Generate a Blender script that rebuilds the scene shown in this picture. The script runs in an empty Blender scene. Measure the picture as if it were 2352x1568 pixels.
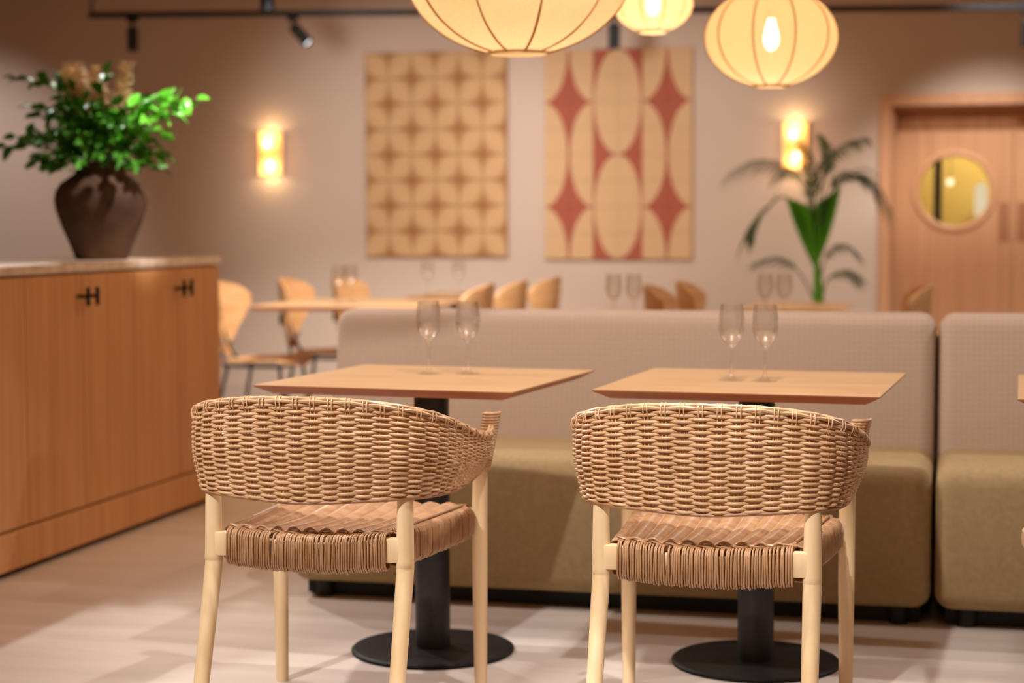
import bpy, bmesh, math, random
import numpy as np
from mathutils import Vector, Matrix

PI = math.pi
random.seed(7)
rng = np.random.RandomState(5)
SC = bpy.context.scene
COL = SC.collection

# ------------------------------------------------------------------ camera
YAW, PITCH, ROLL, HC = 0.2427, -0.0652, -0.0034, 1.1515
fw = Vector((-math.sin(YAW)*math.cos(PITCH), math.cos(YAW)*math.cos(PITCH), math.sin(PITCH)))
rt = Vector((math.cos(YAW), math.sin(YAW), 0))
up = rt.cross(fw)
rt = rt*math.cos(ROLL) + up*math.sin(ROLL)
up = rt.cross(fw)
cd = bpy.data.cameras.new('camera')
cam = bpy.data.objects.new('camera', cd)
COL.objects.link(cam)
cam.matrix_world = Matrix(((rt.x, up.x, -fw.x, 0), (rt.y, up.y, -fw.y, 0), (rt.z, up.z, -fw.z, HC), (0, 0, 0, 1)))
cd.sensor_width = 36
cd.lens = 4186.4/2352*36
cd.clip_start = 0.05
cd.dof.use_dof = True
cd.dof.focus_distance = 3.86
cd.dof.aperture_fstop = 2.3
SC.camera = cam

# ------------------------------------------------------------------ world, exposure, lights
SC.view_settings.view_transform = 'Standard'
SC.view_settings.look = 'None'
SC.view_settings.gamma = 1
SC.view_settings.use_curve_mapping = False
SC.view_settings.exposure = 0.0
SC.cycles.use_denoising = True
SC.cycles.sample_clamp_indirect = 6
SC.cycles.caustics_reflective = False
SC.cycles.caustics_refractive = False
SC.cycles.max_bounces = 10
SC.cycles.transparent_max_bounces = 24
SC.cycles.blur_glossy = 0.5
w = bpy.data.worlds.new('world')
SC.world = w
w.use_nodes = True
w.node_tree.nodes['Background'].inputs[0].default_value = (1.0, 0.64, 0.42, 1)
w.node_tree.nodes['Background'].inputs[1].default_value = 0.16


def spot(name, loc, target, power, size_deg, blend=0.5, color=(1, 0.80, 0.58), radius=0.04):
    d = bpy.data.lights.new(name, 'SPOT')
    d.energy = power
    d.color = color
    d.spot_size = math.radians(size_deg)
    d.spot_blend = blend
    d.shadow_soft_size = radius
    o = bpy.data.objects.new(name, d)
    COL.objects.link(o)
    o.location = loc
    o.rotation_euler = (Vector(target)-Vector(loc)).to_track_quat('-Z', 'Y').to_euler()
    return o


def area(name, loc, target, power, sx, sy, color=(1, 0.80, 0.6)):
    d = bpy.data.lights.new(name, 'AREA')
    d.shape = 'RECTANGLE'
    d.size, d.size_y = sx, sy
    d.energy = power
    d.color = color
    o = bpy.data.objects.new(name, d)
    COL.objects.link(o)
    o.location = loc
    o.rotation_euler = (Vector(target)-Vector(loc)).to_track_quat('-Z', 'Y').to_euler()
    return o


WARM = (1, 0.66, 0.38)
NEUT = (1, 0.96, 0.92)
# ceiling spotlights over the front tables
spot('spot_right_back', (1.8, 6.4, 2.62), (-0.9, 4.6, 0.6), 120, 50, 0.5, NEUT, 0.045)
spot('spot_left', (-3.4, 4.75, 2.62), (-1.0, 4.95, 0.4), 150, 60, 0.6, NEUT, 0.045)
spot('spot_over', (-0.52, 3.7, 2.62), (-0.6, 4.9, 0.3), 125, 84, 0.5, NEUT, 0.03)
spot('spot_over_sideboard', (-3.75, 7.0, 2.62), (-1.35, 4.5, 0), 190, 52, 0.6, NEUT, 0.03)
spot('spot_front_left', (-2.3, 1.9, 2.62), (-1.4, 3.75, 0.14), 330, 25, 0.35, NEUT, 0.04)
spot('spot_front_right', (-0.85, 1.8, 2.62), (-0.52, 3.75, 0.12), 330, 25, 0.35, NEUT, 0.04)
# spots on the rear seating, the vase and the cabinet
spot('spot_rear_left', (-2.6, 7.2, 2.62), (-3.2, 9.0, 0.6), 560, 60, 0.5, NEUT, 0.04)
spot('spot_rear_right', (0.6, 8.0, 2.62), (-0.9, 9.0, 0.7), 110, 60, 0.6, NEUT, 0.04)
spot('spot_plant', (-1.9, 6.1, 2.62), (-2.84, 6.3, 1.60), 250, 20, 0.5, NEUT, 0.03)
spot('spot_cabinet', (-0.8, 6.4, 2.62), (-3.0, 6.5, 0.5), 60, 60, 0.9, WARM, 0.05)
# wall washers: unseen lamps added clear of the rail, without fixtures
spot('spot_wall_panel_left', (-3.75, 9.3, 2.12), (-3.6, 12.0, 1.35), 142, 70, 0.9, NEUT, 0.14)
spot('spot_wall_panel_right', (-2.1, 9.3, 2.12), (-2.1, 12.0, 1.35), 142, 70, 0.9, NEUT, 0.14)
spot('spot_wall_door', (0.20, 10.85, 2.84), (0.10, 12.0, 0.55), 105, 70, 0.8, NEUT, 0.05)
spot('spot_door', (0.3, 9.6, 2.72), (0.05, 12.0, 0.85), 120, 46, 0.8, NEUT, 0.05)
spot('spot_wall_left', (-7.0, 9.9, 2.80), (-7.0, 12.0, 1.1), 110, 62, 0.8, NEUT, 0.05)
# added warm fill panels under the ceiling, unseen, for ambient light
area('fill_front', (-1.2, 3.2, 2.86), (-1.2, 3.2, 0), 40, 4.0, 4.0, WARM)
area('fill_rear', (-2.0, 9.0, 2.86), (-2.0, 9.0, 0), 52, 5.0, 3.0, WARM)


# ------------------------------------------------------------------ materials
def pmat(name, color, rough=0.5, metal=0.0, spec=0.5):
    m = bpy.data.materials.new(name)
    m.use_nodes = True
    b = m.node_tree.nodes['Principled BSDF']
    b.inputs['Base Color'].default_value = (*color, 1)
    b.inputs['Roughness'].default_value = rough
    b.inputs['Metallic'].default_value = metal
    b.inputs['Specular IOR Level'].default_value = spec
    return m


def nodes(m):
    nt = m.node_tree
    return nt, nt.nodes, nt.links, nt.nodes['Principled BSDF']


def srgb(r, g, b):
    f = lambda c: (c/255/12.92) if c/255 <= 0.04045 else ((c/255+0.055)/1.055)**2.4
    return (f(r), f(g), f(b))


def noisy(name, c1, c2, scale=(1, 1, 1), nscale=5, detail=4, rough=0.5, bump=0.0, spec=0.5, coord='Object', bscale=None, lo=0.3, hi=0.7):
    """two-tone noise colour stretched by scale, optional fine bump"""
    m = pmat(name, c1, rough, 0, spec)
    nt, N, L, b = nodes(m)
    tc = N.new('ShaderNodeTexCoord')
    mp = N.new('ShaderNodeMapping')
    mp.inputs['Scale'].default_value = scale
    L.new(tc.outputs[coord], mp.inputs[0])
    nz = N.new('ShaderNodeTexNoise')
    nz.inputs['Scale'].default_value = nscale
    nz.inputs['Detail'].default_value = detail
    L.new(mp.outputs[0], nz.inputs['Vector'])
    cr = N.new('ShaderNodeValToRGB')
    cr.color_ramp.elements[0].color = (*c1, 1)
    cr.color_ramp.elements[1].color = (*c2, 1)
    cr.color_ramp.elements[0].position = lo
    cr.color_ramp.elements[1].position = hi
    L.new(nz.outputs[0], cr.inputs[0])
    L.new(cr.outputs[0], b.inputs['Base Color'])
    if bump:
        bp = N.new('ShaderNodeBump')
        bp.inputs['Strength'].default_value = bump
        bp.inputs['Distance'].default_value = 0.002
        if bscale:
            n2 = N.new('ShaderNodeTexNoise')
            n2.inputs['Scale'].default_value = bscale
            L.new(tc.outputs[coord], n2.inputs['Vector'])
            L.new(n2.outputs[0], bp.inputs['Height'])
        else:
            L.new(nz.outputs[0], bp.inputs['Height'])
        L.new(bp.outputs[0], b.inputs['Normal'])
    return m


M = {}
M['wall'] = noisy('plaster_wall', srgb(208, 188, 172), srgb(213, 194, 178), (1, 1, 1), 1.3, 3, 0.9, 0.1, 0.2, bscale=60)
M['ceiling'] = noisy('ceiling_paint', srgb(190, 150, 120), srgb(196, 156, 126), (1, 1, 1), 1, 2, 0.95)
M['floor'] = noisy('pale_vinyl_floor', srgb(202, 189, 179), srgb(218, 206, 197), (0.6, 5, 1), 2.2, 5, 0.38, 0.03, 0.4)
M['oak_cab'] = noisy('cabinet_oak', srgb(196, 140, 92), srgb(212, 158, 108), (14, 14, 0.5), 2.2, 5, 0.5, 0.05, 0.35)
M['oak_table'] = noisy('table_oak', srgb(196, 156, 114), srgb(209, 172, 130), (1.2, 16, 8), 2.0, 5, 0.36, 0.03, 0.45)
M['oak_edge'] = noisy('table_edge', srgb(176, 112, 74), srgb(196, 130, 88), (1.5, 20, 20), 2.0, 4, 0.5)
M['ash'] = noisy('pale_ash', srgb(224, 192, 148), srgb(240, 212, 170), (18, 18, 1.2), 2.5, 5, 0.5, 0.08, 0.4)
M['ply'] = noisy('beech_ply', srgb(198, 148, 98), srgb(212, 164, 114), (3, 3, 12), 2.0, 4, 0.42, 0, 0.45)
M['door_oak'] = noisy('door_oak', srgb(196, 142, 102), srgb(216, 162, 120), (22, 22, 0.35), 2.0, 4, 0.55, 0, 0.3)
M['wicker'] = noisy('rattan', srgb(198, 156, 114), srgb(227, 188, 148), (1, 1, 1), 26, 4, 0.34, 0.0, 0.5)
M['wicker_s'] = noisy('rattan_seat', srgb(158, 116, 80), srgb(186, 144, 106), (1, 1, 1), 26, 4, 0.36, 0.0, 0.5)  # seat copy of the rattan, darkened in colour against strong light
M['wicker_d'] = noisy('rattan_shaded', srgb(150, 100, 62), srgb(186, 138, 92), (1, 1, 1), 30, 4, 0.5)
M['olive'] = noisy('olive_upholstery', srgb(168, 144, 104), srgb(178, 154, 114), (1, 1, 1), 60, 2, 0.75, 0.2, 0.25, bscale=900)
M['stone'] = noisy('counter_stone', srgb(196, 172, 150), srgb(230, 216, 200), (1, 1, 1), 16, 6, 0.3, 0, 0.5)
M['black'] = pmat('black_powder_coat', (0.010, 0.010, 0.011), 0.5, 0, 0.25)
M['blackplastic'] = pmat('black_foot', (0.008, 0.007, 0.006), 0.6)
M['column'] = noisy('black_column', (0.016, 0.016, 0.019), (0.024, 0.023, 0.026), (1, 1, 1), 80, 2, 0.4, 0.1, 0.5)
M['disc'] = noisy('black_base_plate', (0.013, 0.012, 0.012), (0.018, 0.016, 0.016), (1, 1, 1), 60, 2, 0.5, 0.03, 0.12)
M['chrome'] = pmat('steel', (0.6, 0.62, 0.68), 0.25, 1.0)
M['clay'] = noisy('dark_clay', srgb(56, 38, 26), srgb(88, 62, 44), (1, 1, 1), 7, 5, 0.8, 0.4, 0.25, bscale=40)
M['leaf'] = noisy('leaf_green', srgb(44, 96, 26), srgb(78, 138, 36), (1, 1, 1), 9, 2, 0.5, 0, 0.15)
M['leaf_b'] = noisy('leaf_lit_green', srgb(92, 188, 46), srgb(124, 216, 64), (1, 1, 1), 9, 2, 0.34, 0, 0.5)  # lit copy of the leaf green, brightness put into the colour
M['stem'] = noisy('twig', srgb(70, 66, 34), srgb(96, 84, 46), (1, 1, 1), 12, 2, 0.7)
M['plume'] = noisy('dried_plume', srgb(196, 164, 122), srgb(222, 192, 150), (1, 1, 1), 12, 2, 0.9)
M['palm'] = noisy('palm_green', srgb(40, 72, 40), srgb(60, 98, 50), (1, 1, 1), 6, 2, 0.42, 0, 0.45)
M['palm_b'] = noisy('palm_bright_green', srgb(84, 168, 44), srgb(112, 190, 62), (1, 1, 1), 6, 2, 0.42, 0, 0.45)
M['soil'] = noisy('soil', (0.03, 0.02, 0.012), (0.06, 0.04, 0.025), (1, 1, 1), 40, 3, 0.95)
M['pot'] = noisy('planter', srgb(120, 92, 70), srgb(136, 106, 82), (1, 1, 1), 8, 3, 0.7)
M['rib'] = pmat('lantern_seam', srgb(196, 150, 96), 0.8)
M['ring'] = pmat('lantern_ring', srgb(240, 214, 170), 0.6)
M['kitchen'] = noisy('ochre_wall', srgb(222, 200, 116), srgb(230, 208, 128), (1, 1, 1), 2, 2, 0.8)
M['trim'] = noisy('door_frame_oak', srgb(206, 150, 110), srgb(220, 166, 124), (20, 20, 0.5), 2, 4, 0.5)

# banquette back: small diamond weave
m = pmat('diamond_weave', srgb(190, 166, 148), 0.85, 0, 0.2)
nt, N, L, b = nodes(m)
tc = N.new('ShaderNodeTexCoord')
mp = N.new('ShaderNodeMapping')
mp.inputs['Rotation'].default_value = (0, math.radians(45), 0)
mp.inputs['Scale'].default_value = (1, 0, 1)
L.new(tc.outputs['Object'], mp.inputs[0])
ck = N.new('ShaderNodeTexChecker')
ck.inputs['Scale'].default_value = 84
ck.inputs['Color1'].default_value = (*srgb(190, 167, 150), 1)
ck.inputs['Color2'].default_value = (*srgb(186, 163, 146), 1)
L.new(mp.outputs[0], ck.inputs['Vector'])
nz = N.new('ShaderNodeTexNoise')
nz.inputs['Scale'].default_value = 500
L.new(tc.outputs['Object'], nz.inputs['Vector'])
mx = N.new('ShaderNodeMixRGB')
mx.blend_type = 'OVERLAY'
mx.inputs[0].default_value = 0.25
L.new(ck.outputs[0], mx.inputs[1])
L.new(nz.outputs[0], mx.inputs[2])
L.new(mx.outputs[0], b.inputs['Base Color'])
bp = N.new('ShaderNodeBump')
bp.inputs['Strength'].default_value = 0.12
bp.inputs['Distance'].default_value = 0.002
L.new(ck.outputs[1], bp.inputs['Height'])
L.new(bp.outputs[0], b.inputs['Normal'])
M['weave'] = m

# clear glass (thin walls)
def glassmat(name, tint=(1, 1, 1), refl=0.9, base=0.03):
    m = bpy.data.materials.new(name)
    m.use_nodes = True
    nt = m.node_tree
    N, L = nt.nodes, nt.links
    N.clear()
    out = N.new('ShaderNodeOutputMaterial')
    tr = N.new('ShaderNodeBsdfTransparent')
    tr.inputs[0].default_value = (*tint, 1)
    gl = N.new('ShaderNodeBsdfGlossy')
    gl.inputs['Roughness'].default_value = 0.14
    lw = N.new('ShaderNodeLayerWeight')
    lw.inputs[0].default_value = 0.18
    mr = N.new('ShaderNodeMapRange')
    mr.inputs['To Min'].default_value = base
    mr.inputs['To Max'].default_value = refl
    L.new(lw.outputs['Facing'], mr.inputs['Value'])
    mix = N.new('ShaderNodeMixShader')
    L.new(mr.outputs[0], mix.inputs[0])
    L.new(tr.outputs[0], mix.inputs[1])
    L.new(gl.outputs[0], mix.inputs[2])
    L.new(mix.outputs[0], out.inputs[0])
    return m


m = bpy.data.materials.new('clear_glass')
m.use_nodes = True
N, L = m.node_tree.nodes, m.node_tree.links
N.clear()
go = N.new('ShaderNodeOutputMaterial')
gb = N.new('ShaderNodeBsdfGlass')
gb.inputs['Roughness'].default_value = 0.02
gb.inputs['IOR'].default_value = 1.45
gt = N.new('ShaderNodeBsdfTransparent')
gmx = N.new('ShaderNodeMixShader')
gmx.inputs[0].default_value = 0.80
L.new(gb.outputs[0], gmx.inputs[1])
L.new(gt.outputs[0], gmx.inputs[2])
gg = N.new('ShaderNodeBsdfGlossy')
gg.inputs['Roughness'].default_value = 0.18
gm2 = N.new('ShaderNodeMixShader')
gm2.inputs[0].default_value = 0.065
L.new(gmx.outputs[0], gm2.inputs[1])
L.new(gg.outputs[0], gm2.inputs[2])
L.new(gm2.outputs[0], go.inputs[0])
M['glass'] = m
M['pane'] = glassmat('yellowish_pane', (0.95, 0.93, 0.85), 0.6, 0.05)


def clothmat(name, color, transp, weave=180):
    """thin lamp cloth: diffuse transmission with a little see-through"""
    m = bpy.data.materials.new(name)
    m.use_nodes = True
    nt = m.node_tree
    N, L = nt.nodes, nt.links
    N.clear()
    out = N.new('ShaderNodeOutputMaterial')
    tl = N.new('ShaderNodeBsdfTranslucent')
    df = N.new('ShaderNodeBsdfDiffuse')
    tp = N.new('ShaderNodeBsdfTransparent')
    tc = N.new('ShaderNodeTexCoord')
    mp = N.new('ShaderNodeMapping')
    mp.inputs['Scale'].default_value = (1, 1, 4)
    L.new(tc.outputs['Object'], mp.inputs[0])
    nz = N.new('ShaderNodeTexNoise')
    nz.inputs['Scale'].default_value = weave
    nz.inputs['Detail'].default_value = 3
    L.new(mp.outputs[0], nz.inputs['Vector'])
    cr = N.new('ShaderNodeValToRGB')
    cr.color_ramp.elements[0].position = 0.3
    cr.color_ramp.elements[1].position = 0.7
    cr.color_ramp.elements[0].color = (*[c*0.82 for c in color], 1)
    cr.color_ramp.elements[1].color = (*color, 1)
    L.new(nz.outputs[0], cr.inputs[0])
    L.new(cr.outputs[0], tl.inputs[0])
    L.new(cr.outputs[0], df.inputs[0])
    m1 = N.new('ShaderNodeMixShader')
    m1.inputs[0].default_value = 0.35
    L.new(tl.outputs[0], m1.inputs[1])
    L.new(df.outputs[0], m1.inputs[2])
    m2 = N.new('ShaderNodeMixShader')
    m2.inputs[0].default_value = transp
    L.new(m1.outputs[0], m2.inputs[1])
    L.new(tp.outputs[0], m2.inputs[2])
    L.new(m2.outputs[0], out.inputs[0])
    return m


M['lantern'] = clothmat('lantern_cloth', srgb(250, 226, 184), 0.10)
M['sconce'] = clothmat('sconce_shade', srgb(226, 172, 104), 0.25, 60)


def emis(name, color, s):
    m = bpy.data.materials.new(name)
    m.use_nodes = True
    N, L = m.node_tree.nodes, m.node_tree.links
    N.clear()
    o = N.new('ShaderNodeOutputMaterial')
    e = N.new('ShaderNodeEmission')
    e.inputs[0].default_value = (*color, 1)
    e.inputs[1].default_value = s
    L.new(e.outputs[0], o.inputs[0])
    return m


M['bulb'] = emis('lit_bulb', (1, 0.78, 0.45), 40)
M['bulb_s'] = emis('lit_sconce_bulb', (1, 0.80, 0.50), 22)
M['lens'] = emis('lit_lens', (0.92, 0.95, 1.0), 3.0)

# terracotta panel colours (flat print on the tiles, by panel UV)
def panel_terracotta():
    m = pmat('terracotta_print', srgb(222, 180, 132), 0.7, 0, 0.25)
    nt, N, L, b = nodes(m)
    uv = N.new('ShaderNodeUVMap')
    uv.uv_map = 'UVMap'
    sp = N.new('ShaderNodeSeparateXYZ')
    L.new(uv.outputs[0], sp.inputs[0])

    def mth(op, a, c=None):
        n = N.new('ShaderNodeMath')
        n.operation = op
        for i, v in enumerate((a, c)):
            if v is None:
                continue
            if isinstance(v, (int, float)):
                n.inputs[i].default_value = v
            else:
                L.new(v, n.inputs[i])
        return n.outputs[0]
    u3 = mth('MULTIPLY', sp.outputs[0], 3.0)           # three columns
    v2 = mth('MULTIPLY', sp.outputs[1], 2.0)           # two ovals high
    col = mth('FLOOR', u3)
    fu = mth('FRACT', u3)
    mid = mth('COMPARE', col, 1.0)
    mid.node.inputs[2].default_value = 0.3
    # distance to oval axis: middle column -> centre of column; outer -> column edges
    dc = mth('ABSOLUTE', mth('SUBTRACT', fu, 0.5))      # 0 at centre .. .5 at edges
    de = mth('SUBTRACT', 0.5, dc)
    du = mth('ADD', mth('MULTIPLY', mid, dc), mth('MULTIPLY', mth('SUBTRACT', 1.0, mid), de))
    # vertical distance to oval centre: middle column centred at 1/4, 3/4; outer at 0, 1/2, 1
    fv = mth('FRACT', v2)
    vc = mth('ABSOLUTE', mth('SUBTRACT', fv, 0.5))
    ve = mth('SUBTRACT', 0.5, vc)
    dv = mth('ADD', mth('MULTIPLY', mid, vc), mth('MULTIPLY', mth('SUBTRACT', 1.0, mid), ve))
    q = mth('ADD', mth('POWER', mth('DIVIDE', du, 0.475), 2.0), mth('POWER', mth('DIVIDE', dv, 0.495), 2.0))
    red = mth('GREATER_THAN', q, 1.0)
    mx = N.new('ShaderNodeMixRGB')
    mx.inputs[1].default_value = (*srgb(214, 176, 134), 1)
    mx.inputs[2].default_value = (*srgb(172, 92, 72), 1)
    L.new(red, mx.inputs[0])
    L.new(mx.outputs[0], b.inputs['Base Color'])
    return m


M['panel_r'] = panel_terracotta()
# tan relief tiles: star shade put into colour at two opposite corners (tile UV)
m = pmat('tan_tile_star_shade', srgb(214, 170, 118), 0.7, 0, 0.25)
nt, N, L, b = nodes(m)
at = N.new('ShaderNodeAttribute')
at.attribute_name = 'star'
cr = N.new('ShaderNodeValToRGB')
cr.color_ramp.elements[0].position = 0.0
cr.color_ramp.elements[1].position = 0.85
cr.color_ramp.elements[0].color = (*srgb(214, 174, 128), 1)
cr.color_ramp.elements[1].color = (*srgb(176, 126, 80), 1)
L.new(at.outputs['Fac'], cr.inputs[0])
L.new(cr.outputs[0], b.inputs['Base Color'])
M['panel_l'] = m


# ------------------------------------------------------------------ mesh helpers
class MB:
    def __init__(s):
        s.v, s.f = [], []

    def add(s, v, f):
        o = len(s.v)
        s.v += [tuple(p) for p in v]
        s.f += [tuple(i+o for i in q) for q in f]
        return s

    def box(s, x0, x1, y0, y1, z0, z1):
        v = [(x, y, z) for z in (z0, z1) for y in (y0, y1) for x in (x0, x1)]
        return s.add(v, [(0, 2, 3, 1), (4, 5, 7, 6), (0, 1, 5, 4), (2, 6, 7, 3), (0, 4, 6, 2), (1, 3, 7, 5)])

    def tube(s, pts, r, n=8, cap=True, closed=False, flat=1.0):
        P = np.asarray(pts, float)
        k = len(P)
        R = np.full(k, r) if np.isscalar(r) else np.asarray(r, float)
        if closed:
            T = np.roll(P, -1, 0)-np.roll(P, 1, 0)
        else:
            T = np.gradient(P, axis=0)
        T /= np.linalg.norm(T, axis=1)[:, None]+1e-12
        a = np.array([0, 0, 1.]) if abs(T[0][2]) < 0.9 else np.array([1., 0, 0])
        nrm = np.cross(T[0], a)
        nrm /= np.linalg.norm(nrm)
        v = []
        ang = np.arange(n)*2*PI/n
        for i in range(k):
            nrm = nrm-T[i]*(nrm@T[i])
            nrm /= np.linalg.norm(nrm)+1e-12
            bi = np.cross(T[i], nrm)
            ring = P[i]+R[i]*(np.cos(ang)[:, None]*nrm+np.sin(ang)[:, None]*bi*flat)
            v += ring.tolist()
        f = []
        m_ = k if closed else k-1
        for i in range(m_):
            j = (i+1) % k
            for q in range(n):
                q2 = (q+1) % n
                f.append((i*n+q, i*n+q2, j*n+q2, j*n+q))
        if cap and not closed:
            f.append(tuple(range(n-1, -1, -1)))
            f.append(tuple((k-1)*n+q for q in range(n)))
        return s.add(v, f)

    def lathe(s, prof, n=32, cx=0, cy=0, closed=False):
        v, f = [], []
        k = len(prof)
        for (r, z) in prof:
            for q in range(n):
                a = 2*PI*q/n
                v.append((cx+r*math.cos(a), cy+r*math.sin(a), z))
        for i in range(k if closed else k-1):
            j = (i+1) % k
            for q in range(n):
                q2 = (q+1) % n
                f.append((i*n+q, i*n+q2, j*n+q2, j*n+q))
        return s.add(v, f)

    def disc_cap(s, r, z, n=32, cx=0, cy=0, flip=False):
        v = [(cx+r*math.cos(2*PI*q/n), cy+r*math.sin(2*PI*q/n), z) for q in range(n)]
        return s.add(v, [tuple(range(n))[::-1] if flip else tuple(range(n))])

    def prism(s, poly, y0, y1, axis='y'):
        """closed polygon in two axes, extruded along the third"""
        n = len(poly)
        if axis == 'y':
            v = [(a, y0, c) for a, c in poly]+[(a, y1, c) for a, c in poly]
        elif axis == 'x':
            v = [(y0, a, c) for a, c in poly]+[(y1, a, c) for a, c in poly]
        else:
            v = [(a, c, y0) for a, c in poly]+[(a, c, y1) for a, c in poly]
        f = [tuple(range(n)), tuple(range(2*n-1, n-1, -1))]
        f += [(i, i+n, (i+1) % n+n, (i+1) % n) for i in range(n)]
        return s.add(v, f)

    def mesh(s, name, mat, smooth=True, bevel=0, seg=2, sharp=35, merge=False):
        me = bpy.data.meshes.new(name)
        me.from_pydata(s.v, [], s.f)
        bm = bmesh.new()
        bm.from_mesh(me)
        if merge:
            bmesh.ops.remove_doubles(bm, verts=bm.verts, dist=1e-5)
        bmesh.ops.recalc_face_normals(bm, faces=bm.faces)
        if bevel:
            es = [e for e in bm.edges if len(e.link_faces) == 2 and e.calc_face_angle(0) > 0.5]
            bmesh.ops.bevel(bm, geom=es, offset=bevel, segments=seg, profile=0.5, affect='EDGES', clamp_overlap=True)
        for f in bm.faces:
            f.smooth = smooth
        if smooth:
            ca = math.radians(sharp)
            for e in bm.edges:
                if len(e.link_faces) == 2 and e.calc_face_angle(0) > ca:
                    e.smooth = False
        bm.to_mesh(me)
        bm.free()
        me.materials.append(mat)
        return me

    def obj(s, name, mat, parent=None, loc=(0, 0, 0), rz=0, **k):
        return link(name, s.mesh(name, mat, **k), parent, loc, rz)


def link(name, me, parent=None, loc=(0, 0, 0), rz=0):
    o = bpy.data.objects.new(name, me)
    COL.objects.link(o)
    o.parent = parent
    o.location = loc
    o.rotation_euler = (0, 0, rz)
    return o


def thing(name, label, cat, loc=(0, 0, 0), rz=0, group=None):
    o = bpy.data.objects.new(name, None)
    o.empty_display_size = 0.1
    COL.objects.link(o)
    o.location = loc
    o.rotation_euler = (0, 0, rz)
    tag(o, label, cat, group)
    return o


def tag(o, label, cat, group=None):
    o['label'] = label
    o['category'] = cat
    if group:
        o['group'] = group
    return o


def struct(o, label=None, cat=None):
    o['kind'] = 'structure'
    if label:
        o['label'] = label
        o['category'] = cat
    return o


def stuff(o):
    o['kind'] = 'stuff'
    return o


def dup(root, loc, rz, label, group=None):
    kids = {}
    for o in bpy.data.objects:
        if o.parent:
            kids.setdefault(o.parent, []).append(o)

    def cp(o, parent):
        c = o.copy()
        COL.objects.link(c)
        c.parent = parent
        for ch in kids.get(o, []):
            cp(ch, c)
        return c
    r = cp(root, None)
    r.location = loc
    r.rotation_euler = (0, 0, rz)
    r['label'] = label
    if group:
        r['group'] = group
    return r


def cr(P, n):
    """smooth curve through control points (Catmull-Rom), n samples"""
    P = np.asarray(P, float)
    P = np.vstack([2*P[0]-P[1], P, 2*P[-1]-P[-2]])
    k = len(P)-3
    out = []
    for u in np.linspace(0, k, n):
        i = min(int(u), k-1)
        t = u-i
        a, b_, c, d = P[i:i+4]
        out.append(0.5*((2*b_)+(-a+c)*t+(2*a-5*b_+4*c-d)*t*t+(-a+3*b_-3*c+d)*t**3))
    return np.array(out)


# ------------------------------------------------------------------ the room
WY = 12.0
mb = MB().box(-9, 5, -1, 13.5, -0.1, 0)
o = struct(mb.obj('floor', M['floor'], smooth=False), 'pale beige floor with faint streaks', 'floor')
mb = MB().box(-9, 5, -1, 13.5, 2.9, 3.0)
struct(mb.obj('ceiling', M['ceiling'], smooth=False), 'warm beige ceiling above the room', 'ceiling')
# back wall with the door opening
DX0, DX1, DZ = -0.455, 1.35, 1.885
mb = MB().box(-9, DX0, WY, WY+0.25, 0, 2.9).box(DX0, DX1, WY, WY+0.25, DZ, 2.9).box(DX1, 5, WY, WY+0.25, 0, 2.9)
struct(mb.obj('wall_back', M['wall'], smooth=False), 'beige plaster wall at the back of the room', 'wall')
mb = MB().box(-9.1, -9, -1, WY, 0, 2.9)
struct(mb.obj('wall_left', M['wall'], smooth=False), 'beige plaster wall on the left', 'wall')
mb = MB().box(5, 5.1, -1, WY, 0, 2.9)
struct(mb.obj('wall_right', M['wall'], smooth=False), 'beige plaster wall on the right', 'wall')

# kitchen behind the porthole
mb = MB().box(-1.6, 2.6, 13.4, 13.5, 0, 2.9)
struct(mb.obj('wall_kitchen', M['kitchen'], smooth=False), 'ochre wall behind the round door window', 'wall')
mb = MB().box(-0.202, -0.147, 12.75, 12.81, 0, 2.9)
tag(mb.obj('post', M['black'], smooth=False), 'slim black post seen through the round door window', 'post')
t = thing('globe_lamp', 'small round lamp glimpsed through the round door window', 'lamp', (-0.095, 13.0, 1.42))
MB().lathe([(0.0005, -0.024), (0.017, -0.017), (0.024, 0), (0.017, 0.017), (0.0005, 0.024)], 16).obj('globe', emis('lit_globe', (1, 0.9, 0.7), 2.2), t)
MB().tube([(0, 0, 0.022), (0, 0, 1.48)], 0.003, 6).obj('cord', M['black'], t)
t = thing('tube_lamp', 'upright pale lamp at the right inside the round door window', 'lamp', (0.115, 13.2, 1.18))
MB().lathe([(0.0005, 0), (0.035, 0.004), (0.042, 0.02), (0.042, 0.20), (0.03, 0.23), (0.0005, 0.235)], 20).obj('shade', emis('lit_tube', (1, 0.86, 0.66), 0.9), t)
MB().lathe([(0.0005, -1.18), (0.09, -1.18), (0.09, -1.165), (0.012, -1.155), (0.012, 0.0), (0.0005, 0.0)], 20).obj('stand', M['black'], t)
kd = bpy.data.lights.new('kitchen_lamp_light', 'POINT')
kd.energy = 42
kd.color = (1, 0.9, 0.68)
kd.shadow_soft_size = 0.12
ko = bpy.data.objects.new('kitchen_lamp_light', kd)
COL.objects.link(ko)
ko.location = (0.3, 12.75, 2.1)

# door 1: double door with frame, in the opening
d = thing('door_1', 'pale oak double door with a round porthole window', 'door', (0, WY, 0))
d['kind'] = 'structure'
FW = 0.075
for (x0, x1, z0, z1) in ((DX0-FW, DX0, 0, DZ+FW), (DX1, DX1+FW, 0, DZ+FW)):
    MB().box(x0, x1, -0.03, 0.02, z0, z1).obj('jamb', M['trim'], d, bevel=0.004, seg=1)
MB().box(DX0, DX1, -0.03, 0.02, DZ, DZ+FW).obj('head_casing', M['trim'], d, bevel=0.004, seg=1)
MB().box(DX0+0.001, DX0+0.02, 0.021, 0.24, 0.001, DZ-0.021).obj('lining', M['door_oak'], d, smooth=False)
MB().box(DX0+0.001, DX1, 0.021, 0.24, DZ-0.02, DZ-0.001).obj('lining', M['door_oak'], d, smooth=False)
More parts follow.
